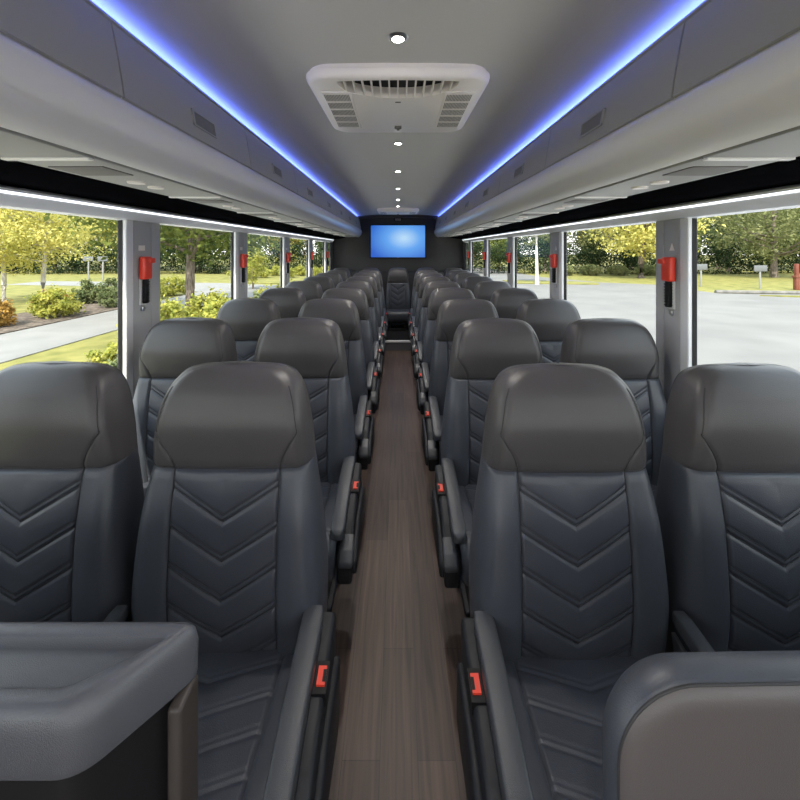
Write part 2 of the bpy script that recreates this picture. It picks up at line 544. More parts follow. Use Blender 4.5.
# ================================================================== overhead racks
DOOR_L = 0.97
def rack(s, side):
    root = empty('overhead_luggage_rack', (s * 1.0, 0, EYE + .25))
    off = Vector(root.location)
    def fin(mb):
        if s < 0:
            mb.mirror()
        mb.v = [(x - off.x, y - off.y, z - off.z) for x, y, z in mb.v]
        return mb
    prof = [(.826, .660), (.824, .630), (.790, .627), (.783, .60), (.770, .52), (.755, .41), (.742, .403),
            (.733, .388), (.727, .368), (.725, .348), (.728, .328), (.736, .308), (.749, .288), (.766, .269), (.784, .256), (.803, .248), (.815, .253),
            (1.06, .253), (HW, .253), (HW, .660)]
    mb = fin(MB().prism_y([(x, EYE + z) for x, z in prof], Y0, Y1))
    b = mb.build('rack_body', M['valance'], root, smooth=38)
    # dark cap strip below the light cove
    mb = fin(MB().prism_y([(.793, EYE + .629), (.788, EYE + .635), (.782, EYE + .635), (.776, EYE + .624), (.790, EYE + .617)], Y0, Y1))
    mb.build('cap_strip', M['pillar'], root)
    # doors
    fr = [(.780, .618), (.774, .592), (.767, .556), (.759, .51), (.750, .458), (.744, .414)]
    bk = [(.752, .411), (.760, .46), (.769, .513), (.777, .558), (.783, .592), (.790, .616)]
    k = -2
    while 1.12 + k * DOOR_L < Y1 - .1:
        a = max(Y0, 1.12 + k * DOOR_L)
        e = min(Y1, 1.12 + (k + 1) * DOOR_L)
        k += 1
        if e <= a + .05:
            continue
        mb = fin(MB().prism_y([(x, EYE + z) for x, z in fr + bk], a + .004, e - .004))
        d = mb.build('door', M['bin'], root, smooth=38)
        if e - a > .9 and a > .5:
            c = (a + e) / 2
            mb = MB()
            # recessed finger pull: rim bars and a dark inset
            p0, p1 = Vector((.7605, 0, EYE + .520)), Vector((.7500, 0, EYE + .458))
            n = Vector((-1, 0, -.17)).normalized()
            def bar(ya, yb, ta, tb, h0, h1):
                q = []
                for y in (ya, yb):
                    for t in (ta, tb):
                        for h in (h0, h1):
                            p = p0.lerp(p1, t) + n * h
                            q.append((p.x, y, p.z))
                mb.add(q, [(0, 1, 3, 2), (4, 6, 7, 5), (0, 4, 5, 1), (2, 3, 7, 6), (0, 2, 6, 4), (1, 5, 7, 3)])
            L = .095
            bar(c - L, c - L + .012, 0, 1, -.004, .006)
            bar(c + L - .008, c + L, 0, 1, -.004, .004)
            bar(c - L, c + L, 0, .10, -.004, .004)
            bar(c - L, c + L, .90, 1, -.004, .006)
            fin(mb)
            h = mb.build('handle_rim', M['bin'], d)
            mb = MB()
            bar(c - L + .010, c + L - .006, .08, .92, -.004, .0012)
            fin(mb)
            mb.build('handle_pull', M['pull'], h)
    # service panels on the underside, each with an air slot and reading lamps
    for i in range(-1, 9):
        a = .30 + .8 * i
        mb = fin(MB().box(.812, 1.048, a + .002, a + .798, EYE + .243, EYE + .2525, .003))
        p = mb.build('service_panel', M['psu'], root)
        mb = MB().box(.86, 1.02, a + .10, a + .24, EYE + .240, EYE + .2435, .001)
        fin(mb)
        v = mb.build('vent', M['grille'], p)
        for yy in (a + .38, a + .50):
            fin(MB().disc((.94, yy), .028, .030, EYE + .237, EYE + .2432)).build('reading_lamp', M['white'], p)
        mb = fin(MB().box(.818, 1.052, a - .012, a + .010, EYE + .238, EYE + .253, .003))
        mb.build('rib', M['valance'], root)
    return tag(root, 'grey overhead luggage rack with lift-up doors along the %s side' % side, 'luggage rack')
rack(-1, 'left')
rack(1, 'right')

m_blue = emit('blue_led', (0.10, 0.17, 1.0, 1), LED_BLUE)
m_ledge_glow = emit('glowing_ledge_trim', (0.93, 0.96, 1.0, 1), LEDGE_GLOW)  # bright line of the ledge trim, made to emit so it lights racks and seats
for s, side in ((-1, 'left'), (1, 'right')):
    mb = MB().box(.796, .8215, Y0, 8.14, EYE + .6305, EYE + .6325)
    if s < 0:
        mb.mirror()
    tag(mb.build('led_strip', m_blue, smooth=0), 'glowing blue led strip between ceiling and %s luggage rack' % side, 'light strip')
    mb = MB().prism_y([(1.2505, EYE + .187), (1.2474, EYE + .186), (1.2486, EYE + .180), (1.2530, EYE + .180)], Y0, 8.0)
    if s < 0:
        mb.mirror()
    tag(mb.build('ledge_glow_line', m_ledge_glow, smooth=0), 'thin white trim line made to glow along the ledge over the %s windows' % side, 'light strip')

# ================================================================== ceiling fittings
m_lens = emit('downlight_lens', (1.0, 0.95, 0.88, 1), 30.0)
LIGHTS = [-0.3, 1.36, 2.70, 3.66, 4.70, 5.75, 6.62]
ordn = ['first', 'second', 'third', 'fourth', 'fifth', 'sixth']
for i, y in enumerate(LIGHTS):
    z = EYE + .70
    r = empty('ceiling_downlight', (0, y, z))
    MB().disc((0, 0), .026, .036, -.006, 0.0).build('bezel', M['steel'], r)
    MB().disc((0, 0), .018, .020, -.008, -.0058).build('lens', m_lens, r)
    L = bpy.data.lights.new('downlight_beam', 'SPOT')
    L.energy = DOWNLIGHT_W
    L.color = (1.0, 0.95, 0.88)
    L.spot_size = math.radians(130)
    L.spot_blend = 0.9
    L.shadow_soft_size = 0.03
    lo = bpy.data.objects.new('downlight_beam', L)
    lo.location = (0, y, z - .03)
    COL.objects.link(lo)
    if i == 0:
        tag(r, 'round ceiling downlight above and behind the camera', 'ceiling light', 'downlights along the ceiling')
    elif i == 1:
        tag(r, 'bright round ceiling downlight in front of the large air vent unit, nearest of the row', 'ceiling light', 'downlights along the ceiling')
    else:
        tag(r, 'small round ceiling downlight, %s in the row beyond the large air vent unit' % ordn[i - 2], 'ceiling light', 'downlights along the ceiling')

def ac_unit():
    root = empty('air_conditioner', (0, 1.915, EYE + .70))
    hw, hl, H = .362, .375, .054
    def rrect(hx, hy, r, z, n=8, taper=0.0):
        pts = []
        for cx, cy, a0 in ((hx - r, hy - r, 0), (-hx + r, hy - r, 90), (-hx + r, -hy + r, 180), (hx - r, -hy + r, 270)):
            for k in range(n + 1):
                a = math.radians(a0 + 90 * k / n)
                x, y = cx + r * math.cos(a), cy + r * math.sin(a)
                x *= 1 - taper * (y + hy) / (2 * hy)
                pts.append((x, y, z))
        return pts
    loops = [rrect(hw - .012, hl - .004, .09, 0.012, taper=.03), rrect(hw - .010, hl - .003, .09, -.016, taper=.03), rrect(hw, hl, .09, -.019, taper=.03), rrect(hw, hl, .09, -.028, taper=.03),
             rrect(hw - .003, hl - .003, .088, -.040, taper=.03), rrect(hw - .011, hl - .009, .084, -.050, taper=.03), rrect(hw - .022, hl - .016, .078, -H, taper=.03)]
    bm = bmesh.new()
    rows = [[bm.verts.new(p) for p in l] for l in loops]
    n = len(rows[0])
    for i in range(len(rows) - 1):
        for k in range(n):
            bm.faces.new((rows[i][k], rows[i + 1][k], rows[i + 1][(k + 1) % n], rows[i][(k + 1) % n]))
    # crescent opening in the face
    hole = []
    a, b, yc = .236, .185, -.352
    for k in range(25):
        t = PI * k / 24
        hole.append((a * math.cos(t), yc + .02 + b * math.sin(t) ** .8 * .95, -H))
    for k in range(1, 8):
        x = -a + 2 * a * k / 8
        hole.append((x, yc + .02 - .012 * (1 - (x / a) ** 2), -H))
    hv = [bm.verts.new(p) for p in hole]
    up = [bm.verts.new((p[0], p[1], -H + .050)) for p in hole]
    edges = []
    for k in range(n):
        edges.append(bm.edges.get((rows[-1][k], rows[-1][(k + 1) % n])))
    m = len(hv)
    for k in range(m):
        edges.append(bm.edges.new((hv[k], hv[(k + 1) % m])))
    bmesh.ops.triangle_fill(bm, use_beauty=True, use_dissolve=False, edges=edges, normal=(0, 0, -1))
    for k in range(m):
        bm.faces.new((hv[k], hv[(k + 1) % m], up[(k + 1) % m], up[k]))
    bmesh.ops.recalc_face_normals(bm, faces=bm.faces[:])
    MB().bm(bm).build('housing', M['white'], root, smooth=35)
    mb = MB()
    mb.add([(x, y, -H + .046) for x, y, z in hole], [tuple(range(m))])
    mb.build('duct', M['black'], root, smooth=0)
    mb = MB()
    for k in range(13):
        x = -.210 + .035 * k
        t = math.acos(max(-1, min(1, x / a)))
        ye = yc + .02 + b * math.sin(t) ** .8 * .95
        mb.box(x - .0028, x + .0028, yc + .006, ye + .002, -H + .001, -H + .020)
    mb.build('louvres', M['white'], root, smooth=0)
    for s in (-1, 1):
        mb = MB().box(s * .255 - .062, s * .255 + .062, -.235, .265, -H - .006, -H + .002, .004)
        g = mb.build('side_grille', M['white'], root)
        mb = MB()
        for r in range(5):
            yb = -.212 + .093 * r
            for c in range(17):
                x = s * .255 - .050 + .00625 * c
                mb.box(x - .0016, x + .0016, yb, yb + .070, -H - .0072, -H - .005)
        mb.build('slots', M['slot'], g, smooth=0)
    mb = MB().box(-.018, .018, .235, .265, -H - .010, -H + .002, .002).box(-.008, .008, .262, .282, -H - .012, -H + .002, .002)
    mb.build('latch', M['grille'], root)
    MB().box(-.012, .012, -.115, -.106, -H - .002, -H + .001).build('badge', M['grille'], root, smooth=0)
    return root
ac = tag(ac_unit(), 'white ceiling air conditioner with louvred vents, large and near', 'air conditioner', 'ceiling air units')
ac2 = copy_tree(ac)
ac2.location = (0, 7.25, EYE + .70)
tag(ac2, 'white ceiling air conditioner far back by the screen', 'air conditioner', 'ceiling air units')

# ================================================================== screen on the rear wall
tv = empty('television', (0, 8.14, EYE + .16))
MB().box(-.555, .555, .0, .06, -.330, .335, .006).build('frame', M['black'], tv)
def screen_mat():
    m = bpy.data.materials.new('blue_screen')
    m.use_nodes = True
    t = m.node_tree
    b = t.nodes['Principled BSDF']
    b.inputs['Base Color'].default_value = (0.01, 0.01, 0.02, 1)
    b.inputs['Roughness'].default_value = 0.3
    co = t.nodes.new('ShaderNodeTexCoord')
    mp = t.nodes.new('ShaderNodeMapping')
    mp.inputs['Location'].default_value = (-.16, 0, -.13)
    mp.inputs['Scale'].default_value = (1.35, 0, 2.0)
    ln = t.nodes.new('ShaderNodeVectorMath')
    ln.operation = 'LENGTH'
    rp = t.nodes.new('ShaderNodeValToRGB')
    rp.color_ramp.elements[0].position = 0.05
    rp.color_ramp.elements[0].color = srgb(186, 224, 255)
    rp.color_ramp.elements[1].position = 1.0
    rp.color_ramp.elements[1].color = srgb(18, 92, 205)
    e = rp.color_ramp.elements.new(0.45)
    e.color = srgb(96, 168, 246)
    t.links.new(co.outputs['Object'], mp.inputs[0])
    t.links.new(mp.outputs[0], ln.inputs[0])
    t.links.new(ln.outputs['Value'], rp.inputs[0])
    t.links.new(rp.outputs[0], b.inputs['Emission Color'])
    b.inputs['Emission Strength'].default_value = 0.60
    return m
MB().box(-.535, .535, -.003, .002, -.312, .317).build('screen', screen_mat(), tv, smooth=0)
MB().box(-.025, .025, -.004, .002, -.327, -.316).build('badge', M['grille'], tv, smooth=0)
MB().box(-.30, .30, .058, .16, -.2, .2).build('wall_bracket', M['black'], tv, smooth=0)
tag(tv, 'wide flat television glowing blue on the dark rear wall', 'television')
cm = empty('sensor_box', (0, 8.12, EYE + .60))
MB().box(-.085, .085, 0, .06, -.045, .03, .006).build('case', M['black'], cm)
MB().box(-.06, .06, -.004, .004, -.03, .015, .002).build('window', M['grille'], cm)
tag(cm, 'small black sensor box above the television', 'sensor')

# ================================================================== coach seats
ZS, ZT, ZB = 0.945, 1.216, 0.39       # headrest seam, top, bottom of the backrest
w_of = smooth_interp([.36, .45, .58, .75, .89, .945, 1.01, 1.07, 1.12, 1.148, 1.172, 1.191, 1.204, 1.211, 1.2145, 1.216],
                     [.246, .255, .260, .248, .230, .222, .215, .206, .196, .187, .175, .158, .132, .096, .055, .004])
f_of = smooth_interp([.36, .45, .60, .78, .92, .945, .975, 1.06, 1.14, 1.18, 1.204, 1.212, 1.216],
                     [.010, -.012, -.028, -.016, .003, .009, .002, -.008, .011, .033, .058, .078, .104])
b_of = smooth_interp([.36, .60, .90, 1.09, 1.17, 1.203, 1.212, 1.216], [.155, .15, .15, .155, .150, .134, .122, .108])
CP = .145
CHEV = (.816, .716, .615, .514, .413)
def front_y(x, z, w):
    y0 = float(f_of(z))
    yb = float(b_of(z))
    rr = min(.042, w * .6, max(.004, (yb - y0) * .45))
    ax = abs(x)
    y = y0 + .010 * (ax / w) ** 2
    if ax > w - rr:
        t = (ax - (w - rr)) / rr
        y += rr * (1 - math.sqrt(max(0, 1 - min(1, t) ** 2)))
    if z < ZS:
        # bolsters stand forward of the quilted middle
        fade = min(1, (ZS - z) / .16)
        fade = fade * fade * (3 - 2 * fade) * min(1, (z - ZB) / .05)
        y -= fade * .016 * max(0, 1 - ((ax - .195) / .06) ** 2)
        y += .008 * math.exp(-((ax - CP) / .0045) ** 2)
        if ax < CP:
            y -= .003 * (1 - (ax / CP) ** 4)
            for zc in CHEV:
                d = (z - (zc + .085 * ax / CP)) * .86
                y += .0050 * math.exp(-(d / .0045) ** 2) + .0032 * math.exp(-((d - .015) / .0036) ** 2)
                if 0 < d < .10 * .86:
                    y -= .0035 * math.sin(PI * d / (.10 * .86))
    y += .0075 * math.exp(-((z - ZS) / .0042) ** 2)
    if z > ZS:
        # curved seam that cuts off the lower corner of the headrest, and the seam up the edge
        t = (z - ZS) / .105
        if t < 1.25:
            xc = .146 + (w - .012 - .146) * (max(0, min(1, t)) ** 1.7)
            y += .006 * math.exp(-((ax - xc) / .0042) ** 2) * min(1, max(0, (1.0 - t) * 2.2))
        y += .002 * math.exp(-((ax - (w - .016)) / .004) ** 2)
    return y
def back_parts():
    nz1, nz2 = 150, 74
    zl = list(np.linspace(ZB, ZS, nz1)) + list(ZS + (ZT - ZS) * (np.linspace(0, 1, nz2)[1:] ** .9))
    ncn, nb = 76, 20
    def column(z):
        w = float(w_of(z))
        cp = min(CP, w * .66)
        xs = list(np.linspace(-w, -cp, nb + 1)) + list(np.linspace(-cp, cp, ncn + 1))[1:] + list(np.linspace(cp, w, nb + 1))[1:]
        return w, cp, xs
    G = []
    r = .042
    for z in zl:
        w, cp, xs = column(z)
        yb = float(b_of(z))
        row = []
        for x in xs:
            y = front_y(x, z, w)
            row.append((x, y, z))
        # side and back
        ye = row[-1][1]
        nS = 7
        side = [(w + .004 * math.sin(PI * k / nS), ye + (yb - .02 - ye) * k / nS, z) for k in range(1, nS + 1)]
        back = []
        for k in range(0, 9):
            t = k / 8
            x = (w - .006) * (1 - 2 * t)
            back.append((x, yb - .006 * (2 * t - 1) ** 2, z))
        left = [(-p[0], p[1], p[2]) for p in side[::-1]]
        G.append(row + side + back + left)
    nc = len(G[0])
    nf = 2 * nb + ncn + 1
    flat = [p for r_ in G for p in r_]
    sel = {'headrest': [], 'backrest_panel': [], 'bolster_left': [], 'bolster_right': [], 'back_shell': []}
    for i in range(len(zl) - 1):
        zm = (zl[i] + zl[i + 1]) / 2
        for j in range(nc):
            j2 = (j + 1) % nc
            q = (i * nc + j, i * nc + j2, (i + 1) * nc + j2, (i + 1) * nc + j)
            front = j < nf - 1
            sideR = nf - 1 <= j < nf - 1 + 7
            sideL = j >= nc - 7
            if not (front or sideR or sideL):
                k = 'back_shell'
            elif zm > ZS:
                k = 'headrest'
            elif front and nb <= j < nb + ncn:
                k = 'backrest_panel'
            elif (front and j < nb) or sideL:
                k = 'bolster_left'
            else:
                k = 'bolster_right'
            sel[k].append(q)
    # close top and bottom
    top = (len(zl) - 1) * nc
    sel['headrest'].append(tuple(top + j for j in range(nc)))
    sel['back_shell'].append(tuple(j for j in range(nc - 1, -1, -1)))
    out = {}
    for k, fs in sel.items():
        idx = {}
        mb = MB()
        for f in fs:
            g = []
            for v in f:
                if v not in idx:
                    idx[v] = len(mb.v)
                    mb.v.append(flat[v])
                g.append(idx[v])
            mb.f.append(tuple(g))
        out[k] = mb
    return out

def seam_mb():
    mb = MB()
    def run(pts, r=.0013, lift=.0009):
        q = []
        for x, z in pts:
            w = float(w_of(z))
            x = max(-w + .004, min(w - .004, x))
            q.append((x, front_y(x, z, w) - lift, z))
        mb.tube(q, r, 5)
    ws = float(w_of(ZS))
    run([(x, ZS) for x in np.linspace(-ws + .004, ws - .004, 60)], .0018)
    for s in (-1, 1):
        arc = []
        for k in range(20):
            t = k / 19
            z = ZS + .105 * t
            arc.append((s * (.146 + (float(w_of(z)) - .012 - .146) * min(.96, t) ** 1.7), z))
        run(arc, .0018)
        run([(s * (float(w_of(z)) - .016), z) for z in np.linspace(ZS + .105, 1.165, 24)], .0012)
        run([(s * CP, z) for z in np.linspace(.44, ZS, 50)], .0014)
        for zc in CHEV[:-1]:
            for dz, rr in ((0, .0013), (.0174, .0010)):
                run([(s * CP * k / 24, zc + dz + .085 * k / 24) for k in range(25)], rr)
    return mb

def cushion_parts():
    # profile: from the crease forward along the top, over the front roll, down and back underneath
    top = [(.03, .460), (.0, .472), (-.06, .475), (-.14, .476), (-.22, .478), (-.30, .480), (-.355, .482)]
    prof = []
    for a, b in zip(top[:-1], top[1:]):
        for k in range(22):
            t = k / 22
            prof.append((a[0] + (b[0] - a[0]) * t, a[1] + (b[1] - a[1]) * t))
    nt_ = len(prof)
    for k in range(13):
        a = math.radians(90 + 90 * k / 12)
        prof.append((-.355 + .062 * math.cos(a), .420 + .062 * math.sin(a)))
    prof += [(-.415, .36), (-.408, .33), (-.395, .315), (-.20, .30), (.02, .30)]
    ncn, nb = 84, 14
    cp, w = .168, .238
    xs = list(np.linspace(-w, -cp, nb + 1)) + list(np.linspace(-cp, cp, ncn + 1))[1:] + list(np.linspace(cp, w, nb + 1))[1:]
    rows = []
    n = len(prof)
    for i, (py, pz) in enumerate(prof):
        p0, p1 = prof[max(0, i - 1)], prof[min(n - 1, i + 1)]
        t = Vector((p1[0] - p0[0], p1[1] - p0[1])).normalized()
        nrm = Vector((t.y, -t.x))          # outward for this travel direction
        if i < nt_ and nrm.y < 0:
            nrm = -nrm
        row = []
        for x in xs:
            ax = abs(x)
            h = 0.0
            if ax > w - .03:
                q = (ax - (w - .03)) / .03
                h -= .03 * (1 - math.sqrt(max(0, 1 - q * q)))
            if py < .0 and i < nt_ + 12:
                h -= .006 * math.exp(-((ax - cp) / .0045) ** 2)
                h -= .007 * math.exp(-((py + .350) / .0055) ** 2) * (1 if i < nt_ + 4 else 0)
            if i < nt_ and ax < cp and -.345 < py < 0:
                for yc in (-.10, -.18, -.26, -.34):
                    d = (py - (yc + .055 * ax / cp)) * .9
                    h -= .0028 * math.exp(-(d / .0045) ** 2) + .0012 * math.exp(-((d - .013) / .0036) ** 2)
            row.append((x, py + nrm.x * h, pz + nrm.y * h))
        rows.append(row)
    flat = [p for r_ in rows for p in r_]
    m = len(xs)
    seat, front = MB(), MB()
    cut = nt_ + 1
    def grab(mb, i0, i1, extra=()):
        idx = {}
        for i in range(i0, i1):
            for j in range(m - 1):
                g = []
                for v in (i * m + j, (i + 1) * m + j, (i + 1) * m + j + 1, i * m + j + 1):
                    if v not in idx:
                        idx[v] = len(mb.v)
                        mb.v.append(flat[v])
                    g.append(idx[v])
                mb.f.append(tuple(g))
        return idx
    grab(seat, 0, cut)
    idx = grab(front, cut, n - 1)
    # side walls as fans under the top surface
    for mb in (seat,):
        for sgn, j in ((1, 0), (-1, m - 1)):
            k0 = len(mb.v)
            pts = [rows[i][j] for i in range(0, cut + 1)]
            mb.v += pts + [(p[0], p[1], .31) for p in pts]
            L = len(pts)
            for q in range(L - 1):
                f = (k0 + q, k0 + L + q, k0 + L + q + 1, k0 + q + 1)
                mb.f.append(f if sgn < 0 else f[::-1])
    for sgn, j in ((1, 0), (-1, m - 1)):
        k0 = len(front.v)
        pts = [rows[i][j] for i in range(cut, n - 2)]
        front.v += pts + [(p[0], -.30, p[2]) for p in pts]
        L = len(pts)
        for q in range(L - 1):
            f = (k0 + q, k0 + L + q, k0 + L + q + 1, k0 + q + 1)
            front.f.append(f if sgn < 0 else f[::-1])
    return seat, front

def arm_mb(x0, x1, z_off=0.0, taper=True):
    """armrest pad: a curved bar, high at the back and drooping to the front"""
    mb = MB()
    n = 16
    st = []
    for k in range(n + 1):
        t = k / n
        y = -.015 - .395 * t
        z = .598 + z_off - .012 * t - .056 * t * t
        h = .036 + .016 * t
        st.append((y, z, h))
    rings = []
    xc, hw = (x0 + x1) / 2, (x1 - x0) / 2
    for i, (y, z, h) in enumerate(st):
        e = 1.0
        if i == n:
            e = .82
        if i == 0:
            e = .85
        r = []
        for k in range(20):
            a = 2 * PI * k / 20
            c, s_ = math.cos(a), math.sin(a)
            px = math.copysign(abs(c) ** .32, c)
            pz = math.copysign(abs(s_) ** .32, s_)
            r.append((xc + hw * e * px, y, z - h / 2 + h / 2 * e * pz))
        rings.append(r)
    # rounded tip
    tip = []
    y, z, h = st[-1]
    for k, (ee, dy) in enumerate(((.6, -.010), (.25, -.014))):
        rings.append([(xc + (p[0] - xc) * ee / .82, y + dy, z - h / 2 + (p[2] - z + h / 2) * ee / .82) for p in rings[n]])
    m = 20
    v = [p for r in rings for p in r]
    f = []
    for i in range(len(rings) - 1):
        for k in range(m):
            f.append((i * m + k, i * m + (k + 1) % m, (i + 1) * m + (k + 1) % m, (i + 1) * m + k))
    f.append(tuple(range(m - 1, -1, -1)))
    f.append(tuple((len(rings) - 1) * m + k for k in range(m)))
    return mb.add(v, f)

BP = back_parts()
CS, CF = cushion_parts()
SEAM = seam_mb()
proto_mesh = {}
def pedestal_mb(z0):
    mb = MB()
    mb.box(-.20, .20, -.30, .06, .265, .305, .008)
    mb.box(-.17, -.13, -.26, .02, z0 + .02, .27, .006)
    mb.box(.13, .17, -.26, .02, z0 + .02, .27, .006)
    mb.box(-.19, .19, -.30, .05, z0, z0 + .025, .006)
    mb.box(-.06, .06, .03, .13, .27, .42, .006)
    return mb

def make_seat(kind, z0=0.0):
    """kind: 0 plain, -1 armrests for a seat left of the aisle, +1 right of the aisle"""
    root = empty('coach_seat', (0, 0, 0))
    def part(name, mb, m, parent=root, sm=50):
        return mb.build(name, m, parent, sm)
    part('headrest', BP['headrest'], M['head'])
    part('backrest_panel', BP['backrest_panel'], M['leather'])
    part('bolster', BP['bolster_left'], M['bolster'])
    part('bolster', BP['bolster_right'], M['bolster'])
    part('back_shell', BP['back_shell'], M['shell'])
    part('stitching', SEAM, M['stitch'], sm=180)
    part('cushion', CS, M['leather'])
    part('cushion_front', CF, M['bolster'])
    part('pedestal', pedestal_mb(z0), M['pedestal'])
    if kind:
        sg = -kind               # towards the aisle in local x for the right-hand seat is -x
        def mir(mb):
            return mb if sg > 0 else mb.mirror()
        part('armrest', mir(arm_mb(.222, .276)), M['arm'], sm=60)
        # moulded side panel under the armrest
        out = [(.03, .545), (-.04, .535), (-.20, .505), (-.285, .480), (-.330, .440), (-.385, .425), (-.405, .395), (-.390, .300), (-.30, .290), (.03, .30)]
        sp_ = part('side_panel', mir(MB().prism_x(out, .242, .300, .012)), M['panel'])
        part('lower_skirt', mir(MB().prism_x([(.00, .45), (-.22, .44), (-.30, .41), (-.36, .37), (-.365, .32), (-.05, .285), (.00, .30)], .292, .316, .010)), M['panel'], sp_)
        part('front_cap', mir(MB().prism_x([(-.325, .452), (-.388, .432), (-.412, .40), (-.412, .375), (-.345, .41)], .252, .306, .008)), M['arm'], sp_)
        # release button in its black bezel, lying on the sloping top of the panel
        s_ = math.atan2(.030, .16)
        def plate(x0, x1, ya, yb, h0, h1):
            q = []
            for h in (h0, h1):
                for (x, y) in ((x0, ya), (x1, ya), (x1, yb), (x0, yb)):
                    z = .5375 + (y + .035) * (.1875) + h
                    q.append((x, y, z))
            return MB().add(q, [(3, 2, 1, 0), (4, 5, 6, 7), (0, 1, 5, 4), (1, 2, 6, 5), (2, 3, 7, 6), (3, 0, 4, 7)])
        bz = part('button_bezel', mir(plate(.270, .304, -.165, -.100, -.025, .005)), M['black'], sp_, 0)
        part('release_button', mir(plate(.279, .299, -.152, -.114, .004, .010)), M['red'], sp_, 0)
        part('button_slot', mir(plate(.292, .2995, -.146, -.122, .0095, .0106)), M['black'], sp_, 0)
        # inner armrest shared with the neighbour, on a steel bracket
        inn = lambda mb: mir(mb.mirror())
        ia = part('armrest', inn(arm_mb(.250, .288)), M['arm'], sm=60)
        part('bracket', inn(MB().prism_x([(-.02, .545), (-.12, .525), (-.26, .495), (-.26, .485), (-.12, .505), (-.03, .50)], .246, .257, .002)), M['steel'], ia)
        bk = part('seat_belt_buckle', inn(MB().box(.205, .232, -.075, -.050, .42, .475, .005)), M['black'])
        part('tongue', inn(MB().box(.210, .227, -.068, -.058, .474, .490, .003)), M['steel'], bk)
    return root

ords = ['first', 'second', 'third', 'fourth', 'fifth', 'sixth', 'seventh', 'eighth']
AX, WX = .472, 1.016
protos = {k: make_seat(k) for k in (-1, 0, 1)}
protos_hi = {}
used = set()
def get(kind, hi):
    key = (kind, hi)
    if not hi:
        if key not in used:
            used.add(key)
            return protos[kind]
        return copy_tree(protos[kind])
    if key in used:
        return copy_tree(protos_hi[kind])
    used.add(key)
    r = copy_tree(protos[kind])
    for ch in r.children:
        if ch.name.startswith('pedestal'):
            if 'ped' not in protos_hi:
                tmp = pedestal_mb(.145).build('pedestal', M['pedestal'])
                protos_hi['ped'] = tmp.data
                bpy.data.objects.remove(tmp)
            ch.data = protos_hi['ped']
    protos_hi[kind] = r
    return r
for i in range(8):
    hi = i == 7
    for s, side in ((-1, 'left'), (1, 'right')):
        y = (1.122 if s < 0 else 1.104) + .80 * i
        if i == 0:
            pos_a = 'in the front row beside the aisle, %s of it' % side
            pos_w = 'in the front row at the window, %s side' % side
        else:
            pos_a = '%s row from front, aisle seat on the %s' % (ords[i], side)
            pos_w = '%s row from front, window seat on the %s' % (ords[i], side)
        o = get(s, hi)
        o.location = (s * AX, y, 0)
        tag(o, 'charcoal coach seat with armrests, ' + pos_a, 'seat', 'aisle seats %s of the aisle' % side)
        o = get(0, hi)
        o.location = (s * WX, y, 0)
        tag(o, 'charcoal leather coach seat, ' + pos_w, 'seat', 'window seats on the %s' % side)
rear_names = {0: 'middle of the rear bench facing down the aisle', -1: 'on the rear bench just left of the middle seat', 1: 'on the rear bench just right of the middle seat',
              -2: 'on the rear bench in the left corner', 2: 'on the rear bench in the right corner'}
for k in (-2, -1, 0, 1, 2):
    o = get(0, True)
    o.location = (k * .515, 7.50, 0.02)
    o.scale = (.90, 1, 1)
    tag(o, 'charcoal leather coach seat, ' + rear_names[k], 'seat', 'rear bench seats')
    o.location.z = 0

# ================================================================== foreground: console on the left, padded partition on the right
def console():
    root = empty('front_console', (-.70, .58, 0))
    ox, oy = -.70, .58
    zt = EYE - .588
    # outline of the lid, seen from above (clockwise from the far left)
    def lid_loop(ins, z):
        pts = []
        yn, yf_ = .520 + ins, .662 - ins
        xr_n, xr_f = -.405 - ins * 1.15, -.305 - ins * 1.15
        xl = -1.15 + ins
        r = max(.008, .034 - ins * .5)
        corners = [(xl, yn), (xr_n, yn), (xr_f, yf_), (xl, yf_)]
        for ci in range(4):
            p = Vector(corners[ci]); a = Vector(corners[ci - 1]); b = Vector(corners[(ci + 1) % 4])
            d1 = (a - p).normalized(); d2 = (b - p).normalized()
            s_, e_ = p + d1 * r, p + d2 * r
            for k in range(9):
                t = k / 8
                q = s_ * (1 - t) ** 2 + p * 2 * t * (1 - t) + e_ * t ** 2
                pts.append((q.x - ox, q.y - oy, z))
        return pts
    def loft(loops, cap_last=True, cap_first=True):
        n = len(loops[0])
        v = [p for l in loops for p in l]
        f = []
        for i in range(len(loops) - 1):
            for k in range(n):
                f.append((i * n + k, i * n + (k + 1) % n, (i + 1) * n + (k + 1) % n, (i + 1) * n + k))
        if cap_first:
            f.append(tuple(range(n - 1, -1, -1)))
        if cap_last:
            f.append(tuple((len(loops) - 1) * n + k for k in range(n)))
        return MB().add(v, f)
    loops = [lid_loop(.002, zt - .085), lid_loop(.0, zt - .078), lid_loop(-.001, zt - .03), lid_loop(.002, zt - .012), lid_loop(.008, zt - .003), lid_loop(.015, zt), lid_loop(.031, zt), lid_loop(.035, zt - .003)]
    lid = loft(loops, cap_last=False).build('lid', M['console'], root, 50)
    loft([lid_loop(.0345, zt - .0028), lid_loop(.042, zt - .011), lid_loop(.045, zt - .012)], cap_first=False).build('tray', M['tray'], lid, 50)
    loops = [lid_loop(.012, 0.0), lid_loop(.012, zt - .084)]
    loft(loops).build('cabinet', M['black'], root, 30)
    MB().box(-.338 - ox, -.316 - ox, .600 - oy, .656 - oy, 0, zt - .083, .006).build('corner_post', M['post'], root)
    return tag(root, 'dark grey console with rounded lid and shallow tray, lower left foreground', 'console')
console()

